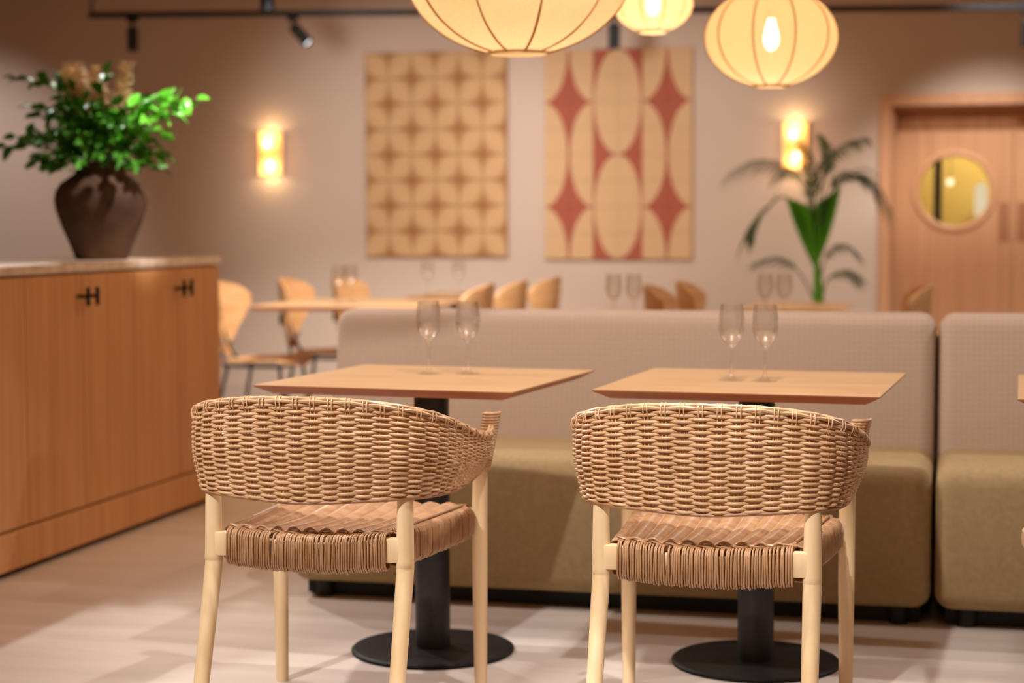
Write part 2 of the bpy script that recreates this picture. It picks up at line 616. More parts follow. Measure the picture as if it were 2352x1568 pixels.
# transom boards
nb = 9
for i in range(nb):
    x0 = DX0+0.022+i*(DX1-DX0-0.03)/nb
    x1 = DX0+0.022+(i+1)*(DX1-DX0-0.03)/nb-0.004
    MB().box(x0, x1, 0.17, 0.195, 1.735, DZ-0.022).obj('transom_board', M['door_oak'], d, bevel=0.002, seg=1)


MB().box(DX0+0.022, DX1-0.006, 0.20, 0.235, 1.70, DZ-0.022).obj('transom_light_stop', M['door_oak'], d, smooth=False)  # added unseen backing, stops kitchen light between the boards
MB().box(0.27, 0.345, 0.146, 0.165, 0.01, 1.73).obj('gap_light_stop', M['door_oak'], d, smooth=False)  # added behind the leaves, stops kitchen light in their gap


def door_leaf(x0, x1, hole):
    """slab made as a front sheet with a round hole, plus back"""
    y0, y1, z0, z1 = 0.10, 0.145, 0.01, 1.73
    if not hole:
        return MB().box(x0, x1, y0, y1, z0, z1)
    cx, cz, r = hole
    n = 64
    mb = MB()
    cir, rec = [], []
    for q in range(n):
        a = 2*PI*q/n
        dx, dz = math.cos(a), math.sin(a)
        cir.append((cx+r*dx, cz+r*dz))
        t = 1e9
        if dx > 1e-9: t = min(t, (x1-cx)/dx)
        if dx < -1e-9: t = min(t, (x0-cx)/dx)
        if dz > 1e-9: t = min(t, (z1-cz)/dz)
        if dz < -1e-9: t = min(t, (z0-cz)/dz)
        rec.append((cx+t*dx, cz+t*dz))
    for (px, pz) in ((x0, z0), (x1, z0), (x1, z1), (x0, z1)):
        i = min(range(n), key=lambda q: (rec[q][0]-px)**2+(rec[q][1]-pz)**2)
        rec[i] = (px, pz)
    v = [(a, y0, c) for a, c in cir]+[(a, y0, c) for a, c in rec]+[(a, y1, c) for a, c in cir]+[(a, y1, c) for a, c in rec]
    f = []
    for q in range(n):
        p = (q+1) % n
        f += [(q, p, n+p, n+q), (2*n+q, 3*n+q, 3*n+p, 2*n+p), (q, 2*n+q, 2*n+p, p), (n+q, n+p, 3*n+p, 3*n+q)]
    return mb.add(v, f)


HX, HZ, HR = -0.060, 1.343, 0.232
leaf1 = door_leaf(DX0+0.024, 0.300, (HX, HZ, HR)).obj('door_leaf', M['door_oak'], d, smooth=False)
leaf2 = door_leaf(0.308, DX1-0.006, None).obj('door_leaf', M['door_oak'], d, smooth=False)
mb = MB()
prof = []
for k in range(12):
    a = 2*PI*k/12
    prof.append((HR+0.012+0.022*math.cos(a), 0.016*math.sin(a)))
mb.lathe(prof, 64, closed=True)
mb.v = [(HX+x, 0.098+z, HZ+y) for x, y, z in mb.v]
mb.obj('porthole_ring', M['trim'], leaf1)
mb = MB().lathe([(0.0001, 0), (HR, 0), (HR, 0.006), (0.0001, 0.006)], 64)
mb.v = [(HX+x, 0.12+z, HZ+y) for x, y, z in mb.v]
mb.obj('pane', M['pane'], leaf1)
M['plate'] = noisy('push_plate_wood', srgb(160, 106, 70), srgb(174, 118, 80), (20, 20, 1), 2, 3, 0.5)
MB().box(0.215, 0.280, 0.094, 0.099, 1.02, 1.27).obj('push_plate', M['plate'], leaf1, bevel=0.002, seg=1)
MB().box(0.330, 0.395, 0.094, 0.099, 1.02, 1.27).obj('push_plate', M['plate'], leaf2, bevel=0.002, seg=1)

# baseboard
MB().box(-9, DX0-FW-0.002, WY-0.014, WY-0.001, 0.0, 0.09).obj('baseboard_back', M['wall'], bevel=0.003, seg=1)['kind'] = 'structure'


# ------------------------------------------------------------------ wall panels
def tan_panel():
    x0, x1, z0, z1 = -3.995, -2.998, 0.918, 2.308
    t = thing('wall_panel', 'tan wall panel of small relief tiles with star hollows shaded in the colour', 'wall art', (x0, WY-0.002, z0))
    W, H = x1-x0, z1-z0
    MB().box(0, W, -0.022, 0, 0, H).obj('backing_board', M['oak_edge'], t, smooth=False)
    nx, nz_ = 6, 8
    tw, th = W/nx, H/nz_
    G = 10

    def tile_mesh(flip):
        v, f, st = [], [], []
        gp = 0.0012
        for j in range(G+1):
            for i in range(G+1):
                u, w_ = i/G, j/G
                uu = 1-u if flip else u
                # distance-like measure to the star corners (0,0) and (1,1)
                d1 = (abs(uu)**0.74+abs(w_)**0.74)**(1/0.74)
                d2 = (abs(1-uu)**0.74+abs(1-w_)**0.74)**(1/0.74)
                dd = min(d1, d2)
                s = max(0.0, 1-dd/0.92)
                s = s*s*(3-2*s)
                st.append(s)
                v.append((gp+u*(tw-2*gp), -0.034+0.011*s, gp+w_*(th-2*gp)))
        for j in range(G):
            for i in range(G):
                a = j*(G+1)+i
                f.append((a, a+1, a+G+2, a+G+1))
        # rim down to the backing
        rim = [i for i in range(G+1)]+[j*(G+1)+G for j in range(1, G+1)]+[G*(G+1)+i for i in range(G-1, -1, -1)]+[j*(G+1) for j in range(G-1, 0, -1)]
        o0 = len(v)
        for i in rim:
            v.append((v[i][0], -0.022, v[i][2]))
            st.append(st[i])
        k = len(rim)
        for i in range(k):
            f.append((rim[i], o0+i, o0+(i+1) % k, rim[(i+1) % k]))
        me = bpy.data.meshes.new('tile')
        me.from_pydata(v, [], f)
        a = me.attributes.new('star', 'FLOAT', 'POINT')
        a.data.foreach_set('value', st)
        for p in me.polygons:
            p.use_smooth = True
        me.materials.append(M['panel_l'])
        return me
    ms = [tile_mesh(False), tile_mesh(True)]
    # stars sit at odd grid corners: (1,1), (0,2), (2,2) ...
    for j in range(nz_):
        for i in range(nx):
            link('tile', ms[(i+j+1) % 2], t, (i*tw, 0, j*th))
    return t


def red_panel():
    x0, x1, z0, z1 = -2.734, -1.738, 0.905, 2.296
    t = thing('wall_panel', 'wall panel with terracotta star shapes between cream ovals', 'wall art', (x0, WY-0.002, z0))
    W, H = x1-x0, z1-z0
    MB().box(0, W, -0.022, 0, 0, H).obj('backing_board', M['oak_edge'], t, smooth=False)
    nx, nz_ = 6, 8
    tw, th = W/nx, H/nz_
    for j in range(nz_):
        for i in range(nx):
            g = 0.0009
            mb = MB().box(g, tw-g, -0.034, -0.022, g, th-g)
            me = mb.mesh('tile', M['panel_r'], smooth=False)
            uvl = me.uv_layers.new(name='UVMap')
            for lp in me.loops:
                c = me.vertices[lp.vertex_index].co
                uvl.data[lp.index].uv = ((i*tw+c.x)/W, (j*th+c.z)/H)
            link('tile', me, t, (i*tw, 0, j*th))
    return t


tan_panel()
red_panel()


# ------------------------------------------------------------------ sconces
def sconce():
    t = thing('wall_sconce', '', 'wall lamp')
    H, R = 0.30, 0.078
    n = 24
    mb = MB()
    v, f = [], []
    for k, z in enumerate((0, H)):
        for q in range(n+1):
            a = PI+PI*q/n
            v.append((R*math.cos(a), -0.03+1.05*R*math.sin(a), z))
    for q in range(n):
        f.append((q, q+1, n+1+q+1, n+1+q))
    mb.add(v, f).obj('shade', M['sconce'], t)
    MB().box(-R-0.004, R+0.004, -0.03, 0, 0.0, H).obj('back_plate', M['ring'], t, bevel=0.003, seg=1)
    for z in (0.0, H):
        mb = MB()
        pts = [((R+0.001)*math.cos(PI+PI*q/n), -0.03+1.05*(R+0.001)*math.sin(PI+PI*q/n), z) for q in range(n+1)]
        mb.tube(pts, 0.0025, 6).obj('shade_rim', M['rib'], t)
    for z, dx in ((0.075, 0.008), (0.215, -0.012)):
        mb = MB()
        mb.lathe([(0.0005, z-0.026), (0.014, z-0.02), (0.023, z), (0.014, z+0.02), (0.0005, z+0.026)], 14, dx, -0.062)
        mb.obj('bulb', M['bulb_s'], t)
    return t


def sconce_light(x, z):
    for dz, p in ((0.02, 1.0), (0.28, 1.0)):
        ld = bpy.data.lights.new('sconce_light', 'POINT')
        ld.energy = 1.3
        ld.color = (1, 0.68, 0.34)
        ld.shadow_soft_size = 0.02
        lo = bpy.data.objects.new('sconce_light', ld)
        COL.objects.link(lo)
        lo.location = (x, WY-0.075, z+dz)


s0 = sconce()
s0.location = (-4.69, WY-0.001, 1.485)
s0['label'] = 'glowing half-round wall lamp left of the tan panel'
s0['group'] = 'wall lamps'
sconce_light(-4.69, 1.485)
dup(s0, (-1.066, WY-0.001, 1.495), 0, 'glowing half-round wall lamp behind the palm, right of the panels', 'wall lamps')
sconce_light(-1.066, 1.495)

# ------------------------------------------------------------------ track rail with spotlights
RA = np.array([-5.42, 10.72, 2.476])
RB = np.array([0.60, 11.15, 2.388])


def rail_at(x):
    u = (x-RA[0])/(RB[0]-RA[0])
    return RA+(RB-RA)*u


t = thing('lighting_rail', 'long black lighting rail hung below the ceiling at the back', 'rail', tuple(RA))
dv = RB-RA
mb = MB().box(0, np.linalg.norm(dv), -0.018, 0.018, -0.018, 0.018)
ro = mb.obj('rail', M['black'], t, bevel=0.003, seg=1)
ro.rotation_euler = Vector(dv).to_track_quat('X', 'Z').to_euler()
for x in (-5.40, -4.24, -2.1, 0.3):
    p = rail_at(x)-RA
    MB().tube([p+[0, 0, 0.015], (p[0], p[1], 2.9-RA[2])], 0.008, 8).obj('hanging_rod', M['black'], t)


def track_head():
    t = thing('track_spotlight', '', 'spotlight', group='spotlights on the rail')
    MB().box(-0.035, 0.035, -0.016, 0.016, -0.030, -0.003).obj('adapter', M['black'], t, bevel=0.003, seg=1)
    MB().tube([(0, 0, -0.028), (0, 0, -0.065)], 0.009, 8).obj('neck', M['black'], t)
    h = MB().lathe([(0.0005, 0.0), (0.030, 0.0), (0.035, -0.006), (0.035, -0.15), (0.031, -0.15), (0.029, -0.138)], 24).obj('lamp_housing', M['black'], t)
    h.location = (0, 0, -0.062)
    MB().lathe([(0.0005, -0.141), (0.030, -0.139)], 24).obj('lens', M['lens'], h)
    return t


th0 = track_head()
heads = [(-5.13, 0, 0, 'black spotlight pointing straight down above the vase plant'),
         (-4.08, 0, -0.75, 'black spotlight tilted right on the rail left of the pendant lamps'),
         (-2.07, 0, 0, 'black spotlight peeking out beneath the large pendant lamp'),
         (0.345, 0, 0, 'black spotlight at the right frame edge above the door')]
for i, (x, rz, tilt, lab) in enumerate(heads):
    p = rail_at(x)-np.array([0, 0, 0.016])
    h = th0 if i == 0 else dup(th0, p, rz, lab)
    h.location = p
    h['label'] = lab
    for c in h.children:
        if c.name.startswith('lamp_housing'):
            c.rotation_euler = (0.0, tilt, 0)
# a ceiling spotlight just above the frame
h = dup(th0, (-3.22, 8.2, 2.37), 0, 'black spotlight cut off by the top frame edge')
MB().tube([(0, 0, -0.005), (0, 0, 2.9-2.37)], 0.008, 8).obj('hanging_rod', M['black'], h)


# ------------------------------------------------------------------ pendant lanterns
def lantern(name, loc, R, Hh, op, label, power, ribs=10):
    t = thing(name, label, 'pendant lamp', loc, 0, 'cloth pendant lamps')
    n, k = ribs*8, 40
    z1 = Hh*math.sqrt(1-(op/R)**2)
    a1 = math.asin(z1/Hh)
    v, f = [], []
    for i in range(k+1):
        a = -a1+2*a1*i/k
        rr, z = R*math.cos(a), Hh*math.sin(a)
        for q in range(n):
            ph = 2*PI*q/n+0.15
            g = 1-0.018*abs(math.sin(ph*ribs/2-0.15*ribs/2))
            v.append((rr*g*math.cos(ph), rr*g*math.sin(ph), z))
    for i in range(k):
        for q in range(n):
            f.append((i*n+q, i*n+(q+1) % n, (i+1)*n+(q+1) % n, (i+1)*n+q))
    MB().add(v, f).obj('shade', M['lantern'], t)
    for q in range(ribs):
        ph = 2*PI*q/ribs+0.15
        pts = [((R*math.cos(a)+0.001)*math.cos(ph), (R*math.cos(a)+0.001)*math.sin(ph), Hh*math.sin(a)) for a in np.linspace(-a1, a1, 28)]
        MB().tube(pts, 0.0026*R/0.3+0.0008, 5).obj('rib', M['rib'], t)
    for nm, z in (('bottom_ring', -z1), ('top_ring', z1)):
        prof = [(op+0.004, z-0.006), (op+0.004, z+0.006), (op-0.002, z+0.006), (op-0.002, z-0.006)]
        MB().lathe(prof, 40, closed=True).obj(nm, M['ring'], t)
    MB().tube([(-op, 0, -z1), (op, 0, -z1)], 0.0025, 6).obj('cross_wire', M['ring'], t)
    zb = 0.06*Hh
    prof = [(0.0005, zb-0.055), (0.014, zb-0.05), (0.024, zb-0.03), (0.026, zb-0.008), (0.016, zb+0.03), (0.012, zb+0.05), (0.0005, zb+0.052)]
    MB().lathe(prof, 16).obj('bulb', M['bulb'], t)
    MB().lathe([(0.0005, zb+0.052), (0.017, zb+0.052), (0.017, zb+0.11), (0.0005, zb+0.115)], 14).obj('socket', M['black'], t)
    MB().tube([(0, 0, zb+0.11), (0, 0, 2.9-loc[2])], 0.004, 6).obj('cord', M['black'], t)
    ld = bpy.data.lights.new('lantern_light', 'POINT')
    ld.energy = power
    ld.color = (1, 0.78, 0.66)
    ld.shadow_soft_size = 0.03
    lo = bpy.data.objects.new('lantern_light', ld)
    COL.objects.link(lo)
    lo.location = (loc[0], loc[1], loc[2]+zb-0.075)
    return t


lantern('pendant_lantern', (-1.195, 4.913, 1.847), 0.314, 0.237, 0.080, 'largest cloth pendant lamp, above the left front table', 1.5)
lantern('pendant_lantern', (-1.169, 6.994, 1.990), 0.152, 0.114, 0.056, 'smallest cloth pendant lamp, in the middle of the three', 0.5)
lantern('pendant_lantern', (-0.623, 6.081, 1.757), 0.217, 0.163, 0.053, 'round cloth pendant lamp on the right showing its glowing bulb', 0.75)


# ------------------------------------------------------------------ cabinet on the left
CX = -3.011
t = thing('sideboard', 'long oak sideboard with a pale stone top and black handles', 'cabinet', (0, 0, 0))
y_end = 7.085
ys = [y_end-0.0-0.406*k for k in range(0, 8)]
MB().box(CX-0.50, CX-0.022, ys[-1], y_end, 0.022, 0.983).obj('body', M['oak_cab'], t, smooth=False)
MB().box(CX-0.46, CX-0.05, ys[-1]+0.03, y_end-0.03, 0.0, 0.022).obj('toe_kick', M['blackplastic'], t, smooth=False)
MB().box(CX-0.022, CX+0.006, ys[-1], y_end, 0.022, 0.146).obj('plinth_board', M['oak_cab'], t, bevel=0.003, seg=1)
MB().box(CX-0.51, CX+0.008, ys[-1]-0.01, y_end+0.012, 0.983, 1.015).obj('stone_top', M['stone'], t, bevel=0.004, seg=2)
for k in range(7):
    y1, y0 = ys[k], ys[k+1]
    dr = MB().box(CX-0.0215, CX, y0+0.003, y1-0.003, 0.154, 0.976).obj('door', M['oak_cab'], t, bevel=0.0015, seg=1)
    # doors open in pairs around ys[1], ys[3], ys[5]
    ky = (y1-0.001 if k % 2 == 1 else y0+0.001)
    ky += -0.034 if k % 2 == 1 else 0.034
    mb = MB().tube([(CX, ky, 0.898), (CX+0.040, ky, 0.898)], 0.0065, 10)
    mb.tube([(CX+0.040, ky, 0.866), (CX+0.040, ky, 0.930)], 0.0075, 10)
    mb.obj('handle', M['black'], dr)

# vase with branches
VX, VY, VZ = -3.2, 6.4, 1.0155
prof = [(0.0005, 0.0), (0.094, 0.0), (0.100, 0.006), (0.120, 0.06), (0.150, 0.13), (0.170, 0.19), (0.175, 0.225), (0.170, 0.258), (0.150, 0.29), (0.118, 0.312),
        (0.098, 0.325), (0.092, 0.345), (0.097, 0.362), (0.101, 0.366), (0.094, 0.366), (0.084, 0.345), (0.08, 0.30), (0.0005, 0.29)]
o = MB().lathe(prof, 48).obj('vase', M['clay'], None, (VX, VY, VZ))
tag(o, 'dark brown clay vase on the stone top of the sideboard', 'vase')


def leaf_mesh(L_, W_, fold, mat, name='leaf'):
    n = 6
    v, f = [], []
    for i in range(n+1):
        u = i/n
        wd = W_*math.sin(PI*u**0.85)**0.9 if 0 < u < 1 else 0.0008
        z = -0.12*L_*u*u*2
        v += [(-wd/2, u*L_, z+fold*wd), (0, u*L_, z), (wd/2, u*L_, z+fold*wd)]
    for i in range(n):
        a = i*3
        f += [(a, a+1, a+4, a+3), (a+1, a+2, a+5, a+4)]
    me = MB().add(v, f).mesh(name, mat, sharp=80)
    return me


def orient(o, p, d, roll):
    q = Vector(d).to_track_quat('Y', 'Z')
    o.location = p
    o.rotation_mode = 'QUATERNION'
    from mathutils import Quaternion
    o.rotation_quaternion = q @ Quaternion((0, 1, 0), roll)


bq = thing('leafy_branches', 'bushy bunch of green leafy branches standing in the clay vase', 'plant', (VX, VY, VZ+0.335))
LM = [leaf_mesh(0.062, 0.036, 0.25, M['leaf']), leaf_mesh(0.05, 0.03, 0.3, M['leaf']), leaf_mesh(0.064, 0.038, 0.2, M['leaf_b'])]
R_ = random.Random(3)
tips = []
# (x, z) of the tips measured from the mouth of the vase, and depth y
tips += [(-0.41, 0.10, 0.0, 12), (-0.35, 0.36, -0.03, 13), (-0.25, 0.37, 0.05, 12), (-0.33, 0.22, 0.1, 11), (-0.30, 0.13, -0.12, 11), (-0.22, 0.24, -0.14, 12),
         (-0.13, 0.30, 0.12, 12), (-0.08, 0.26, -0.16, 12), (0.02, 0.37, 0.02, 12), (0.05, 0.25, -0.16, 13), (0.12, 0.28, 0.14, 12), (0.17, 0.16, -0.18, 13),
         (0.41, 0.27, 0.0, 14), (0.38, 0.21, -0.1, 13), (0.33, 0.25, 0.08, 13), (0.30, 0.14, -0.06, 12), (0.26, 0.26, -0.04, 12), (0.25, 0.05, 0.06, 10),
         (0.20, 0.02, -0.15, 10), (-0.21, 0.03, -0.12, 10), (-0.17, 0.12, -0.2, 11), (0.04, 0.10, -0.24, 12), (-0.04, 0.14, -0.22, 12), (0.11, 0.05, -0.21, 10), (-0.11, 0.02, -0.18, 10)]
for k, (tx, tz, ty, nl) in enumerate(tips):
    mid = (tx*0.42, ty*0.42, max(tz*0.72, 0.05)+0.03)
    c = cr([(tx*0.06, ty*0.06, -0.02), mid, (tx, ty, tz)], 16)
    b_ = MB().tube(c, np.linspace(0.0032, 0.0012, 16), 5).obj('branch', M['stem'], bq)
    for q in range(nl):
        u = 0.28+0.72*(q+0.5)/nl
        i = min(int(u*15), 14)
        p = c[i]+(c[i+1]-c[i])*(u*15-i)
        dirc = c[i+1]-c[i]
        dirc = dirc/np.linalg.norm(dirc)
        sd = np.array([R_.uniform(-1, 1), R_.uniform(-1, 1), R_.uniform(-0.7, 0.9)])
        dd = dirc*0.55+sd*0.75
        if q == nl-1:
            dd = dirc
        bright = tx > 0.24 and tz > 0.1  # right-hand sprigs, coloured as lit
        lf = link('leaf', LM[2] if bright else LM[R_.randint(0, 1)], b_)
        orient(lf, p, dd, R_.uniform(-1.2, 1.2))
        s_ = R_.uniform(0.8, 1.2)
        lf.scale = (s_, s_, s_)
# dense inner foliage, too entangled to tell leaf from leaf
mb = MB()
for k in range(420):
    a, e = R_.uniform(0, 2*PI), R_.uniform(-0.15, 1.3)
    rad = R_.uniform(0.35, 1.0)
    p = np.array([0.25*rad*math.cos(a)*math.cos(e)-0.01, 0.21*rad*math.sin(a)*math.cos(e), 0.04+0.24*rad*math.sin(e)])
    dd = np.array([math.cos(a)*math.cos(e)+R_.uniform(-.8, .8), math.sin(a)*math.cos(e)+R_.uniform(-.8, .8), math.sin(e)*0.6+R_.uniform(-.7, .5)])
    dd /= np.linalg.norm(dd)
    sd = np.cross(dd, [R_.uniform(-1, 1), R_.uniform(-1, 1), 1.0])
    sd /= np.linalg.norm(sd)
    L_ = R_.uniform(0.045, 0.072)
    nn = np.cross(sd, dd)
    v = [p, p+dd*L_*0.35+sd*L_*0.27+nn*L_*0.07, p+dd*L_*0.75+sd*L_*0.22+nn*L_*0.05, p+dd*L_-nn*L_*0.05, p+dd*L_*0.75-sd*L_*0.22+nn*L_*0.05, p+dd*L_*0.35-sd*L_*0.27+nn*L_*0.07, p+dd*L_*0.5]
    mb.add(v, [(0, 1, 6), (1, 2, 6), (2, 3, 6), (3, 4, 6), (4, 5, 6), (5, 0, 6)])
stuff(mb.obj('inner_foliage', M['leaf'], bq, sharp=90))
# dried airy plumes at the top
for k in range(13):
    x0 = R_.uniform(-0.16, 0.16)
    tipp = np.array([x0*1.1, R_.uniform(-0.03, 0.1), R_.uniform(0.31, 0.41)])
    mb = MB().tube(cr([(x0*0.1, 0.02, -0.02), (x0*0.6, 0.04, 0.2), tipp], 10), 0.0012, 4)
    for q in range(140):
        u = R_.uniform(0.55, 1.0)
        p = np.array([x0*0.1, 0.02, 0])*(1-u)+tipp*u
        d2 = np.array([R_.uniform(-1, 1), R_.uniform(-1, 1), R_.uniform(-0.3, 1)])*0.035
        mb.tube([p, p+d2], 0.0019, 3)
    stuff(mb.obj('dried_plume', M['plume'], bq))

# ------------------------------------------------------------------ banquette modules
def banquette(x0, x1, label):
    t = thing('banquette', label, 'bench', (0, 0, 0), 0, 'banquette modules')
    mb = MB().box(x0, x1, 5.207, 5.78, 0.052, 0.455)
    me = mb.mesh('seat', M['olive'], bevel=0.05, seg=5, sharp=60)
    for v in me.vertices:      # softly crowned cushion
        if v.co.z > 0.25:
            u = (v.co.y-5.207)/0.4
            v.co.z += 0.020*min(max(u, 0), 1)
        else:
            v.co.y += (0.25-v.co.z)*0.05 if v.co.y < 5.4 else 0
    link('seat', me, t)
    mb = MB().box(x0, x1, 5.60, 5.80, 0.30, 0.868)
    me = mb.mesh('backrest', M['weave'], bevel=0.045, seg=5, sharp=60)
    for v in me.vertices:
        v.co.y += (v.co.z-0.47)*0.14
    link('backrest', me, t)
    MB().box(x0-0.005, x1+0.005, 5.83, 5.90, 0.0, 0.80).obj('rear_shell', M['olive'], t, bevel=0.01, seg=2)
    MB().box(x0+0.03, x1-0.03, 5.30, 5.80, 0.006, 0.06).obj('plinth', M['blackplastic'], t, smooth=False)
    for x in (x0+0.09, x1-0.09):
        MB().lathe([(0.0005, 0), (0.026, 0), (0.028, 0.004), (0.028, 0.06), (0.0005, 0.06)], 16, x, 5.29).obj('foot', M['blackplastic'], t)
        MB().lathe([(0.0005, 0), (0.026, 0), (0.028, 0.004), (0.028, 0.06), (0.0005, 0.06)], 16, x, 5.76).obj('foot', M['blackplastic'], t)
    return t


banquette(-1.998, -0.079, 'long upholstered banquette with olive seat behind the two front tables')
banquette(-0.068, 1.85, 'banquette module cut off by the right frame edge')


# ------------------------------------------------------------------ pedestal tables
def table_top(w, d, h=0.74, th=0.024, ch=0.038):
    """square top with a chamfered underside"""
    a, b_ = w/2, d/2
    mb = MB()
    lv = [(a-0.001, b_-0.001, h), (a, b_, h-0.001), (a, b_, h-0.004), (a-ch, b_-ch, h-th), ]
    v, f = [], []
    for (x, y, z) in lv:
        v += [(-x, -y, z), (x, -y, z), (x, y, z), (-x, y, z)]
    for i in range(len(lv)-1):
        for q in range(4):
            f.append((i*4+q, i*4+(q+1) % 4, (i+1)*4+(q+1) % 4, (i+1)*4+q))
    f.append((0, 1, 2, 3))
    f.append(tuple((len(lv)-1)*4+q for q in (3, 2, 1, 0)))
    mb.add(v, f)
    me = mb.mesh('table_top', M['oak_table'], smooth=False)
    me.materials.append(M['oak_edge'])
    for p in me.polygons:
        if p.normal.z < 0.5:
            p.material_index = 1
    return me


def pedestal_table(name, w, d, loc, rz, label, cat='table', group=None, disc=0.2195, col=0.047):
    t = thing(name, label, cat, loc, rz, group)
    link('table_top', table_top(w, d), t)
    MB().box(-0.11, 0.11, -0.11, 0.11, 0.706, 0.7165).obj('mounting_plate', M['black'], t, bevel=0.002, seg=1)
    MB().lathe([(0.0005, 0.012), (col, 0.012), (col, 0.706), (0.0005, 0.706)], 32).obj('column', M['column'], t)
    MB().lathe([(0.0005, 0), (disc-0.004, 0), (disc, 0.003), (disc, 0.008), (disc-0.004, 0.0115), (disc-0.012, 0.0125), (0.0005, 0.0125)], 64).obj('base_plate', M['disc'], t)
    return t


pedestal_table('pedestal_table', 0.70, 0.70, (-1.377, 4.662, 0), -0.093, 'square oak pedestal table in front on the left', group='square oak pedestal tables')
pedestal_table('pedestal_table', 0.70, 0.70, (-0.515, 4.7205, 0), -0.057, 'square oak pedestal table in front of the bench, beneath two wine glasses on the right', group='square oak pedestal tables')
pedestal_table('pedestal_table', 0.70, 0.70, (0.487, 4.70, 0), -0.03, 'oak pedestal table of which one corner shows at the right edge', group='square oak pedestal tables')


# ------------------------------------------------------------------ wine glasses
def glass_mesh(s=1.0):
    outer = [(0.0005, 0.0), (0.033, 0.0), (0.0345, 0.0012), (0.030, 0.003), (0.012, 0.008), (0.0055, 0.018), (0.0042, 0.04), (0.0042, 0.075), (0.0065, 0.086),
             (0.016, 0.096), (0.027, 0.111), (0.033, 0.130), (0.0345, 0.148), (0.033, 0.170), (0.0295, 0.198)]
    inner = [(0.0287, 0.198), (0.0322, 0.170), (0.0337, 0.148), (0.032, 0.130), (0.026, 0.1125), (0.015, 0.099), (0.0005, 0.094)]
    prof = [(r*s, z*s) for r, z in outer+inner]
    return MB().lathe(prof, 28).mesh('wine_glass', M['glass'], sharp=50)


gm = glass_mesh()
for (x, y, lab) in ((-1.414, 4.763, 'left wine glass of the pair on the left front table'),
                    (-1.309, 4.785, 'right wine glass of the pair on the left front table'),
                    (-0.582, 4.724, 'left wine glass of the pair on the right front table'),
                    (-0.494, 4.715, 'right wine glass of the pair on the right front table'),
                    (-3.065, 8.74, 'blurred wine glass at front of the rear left table, bright highlights'),
                    (-3.040, 8.86, 'wine glass right behind the bright one on the rear left table'),
                    (-2.93, 9.86, 'left faint wine glass on the farthest table'),
                    (-2.76, 9.90, 'right faint wine glass on the farthest table'),
                    (-1.395, 7.38, 'left wine glass seen above the bench below the terracotta panel'),
                    (-1.315, 7.40, 'right wine glass seen above the bench below the terracotta panel'),
                    (-0.790, 7.54, 'left wine glass above the bench in front of the palm'),
                    (-0.715, 7.56, 'right wine glass above the bench in front of the palm')):
    o = link('wine_glass', gm, None, (x, y, 0.7402), random.uniform(0, 6))
    tag(o, lab, 'glass', 'wine glasses on the tables')


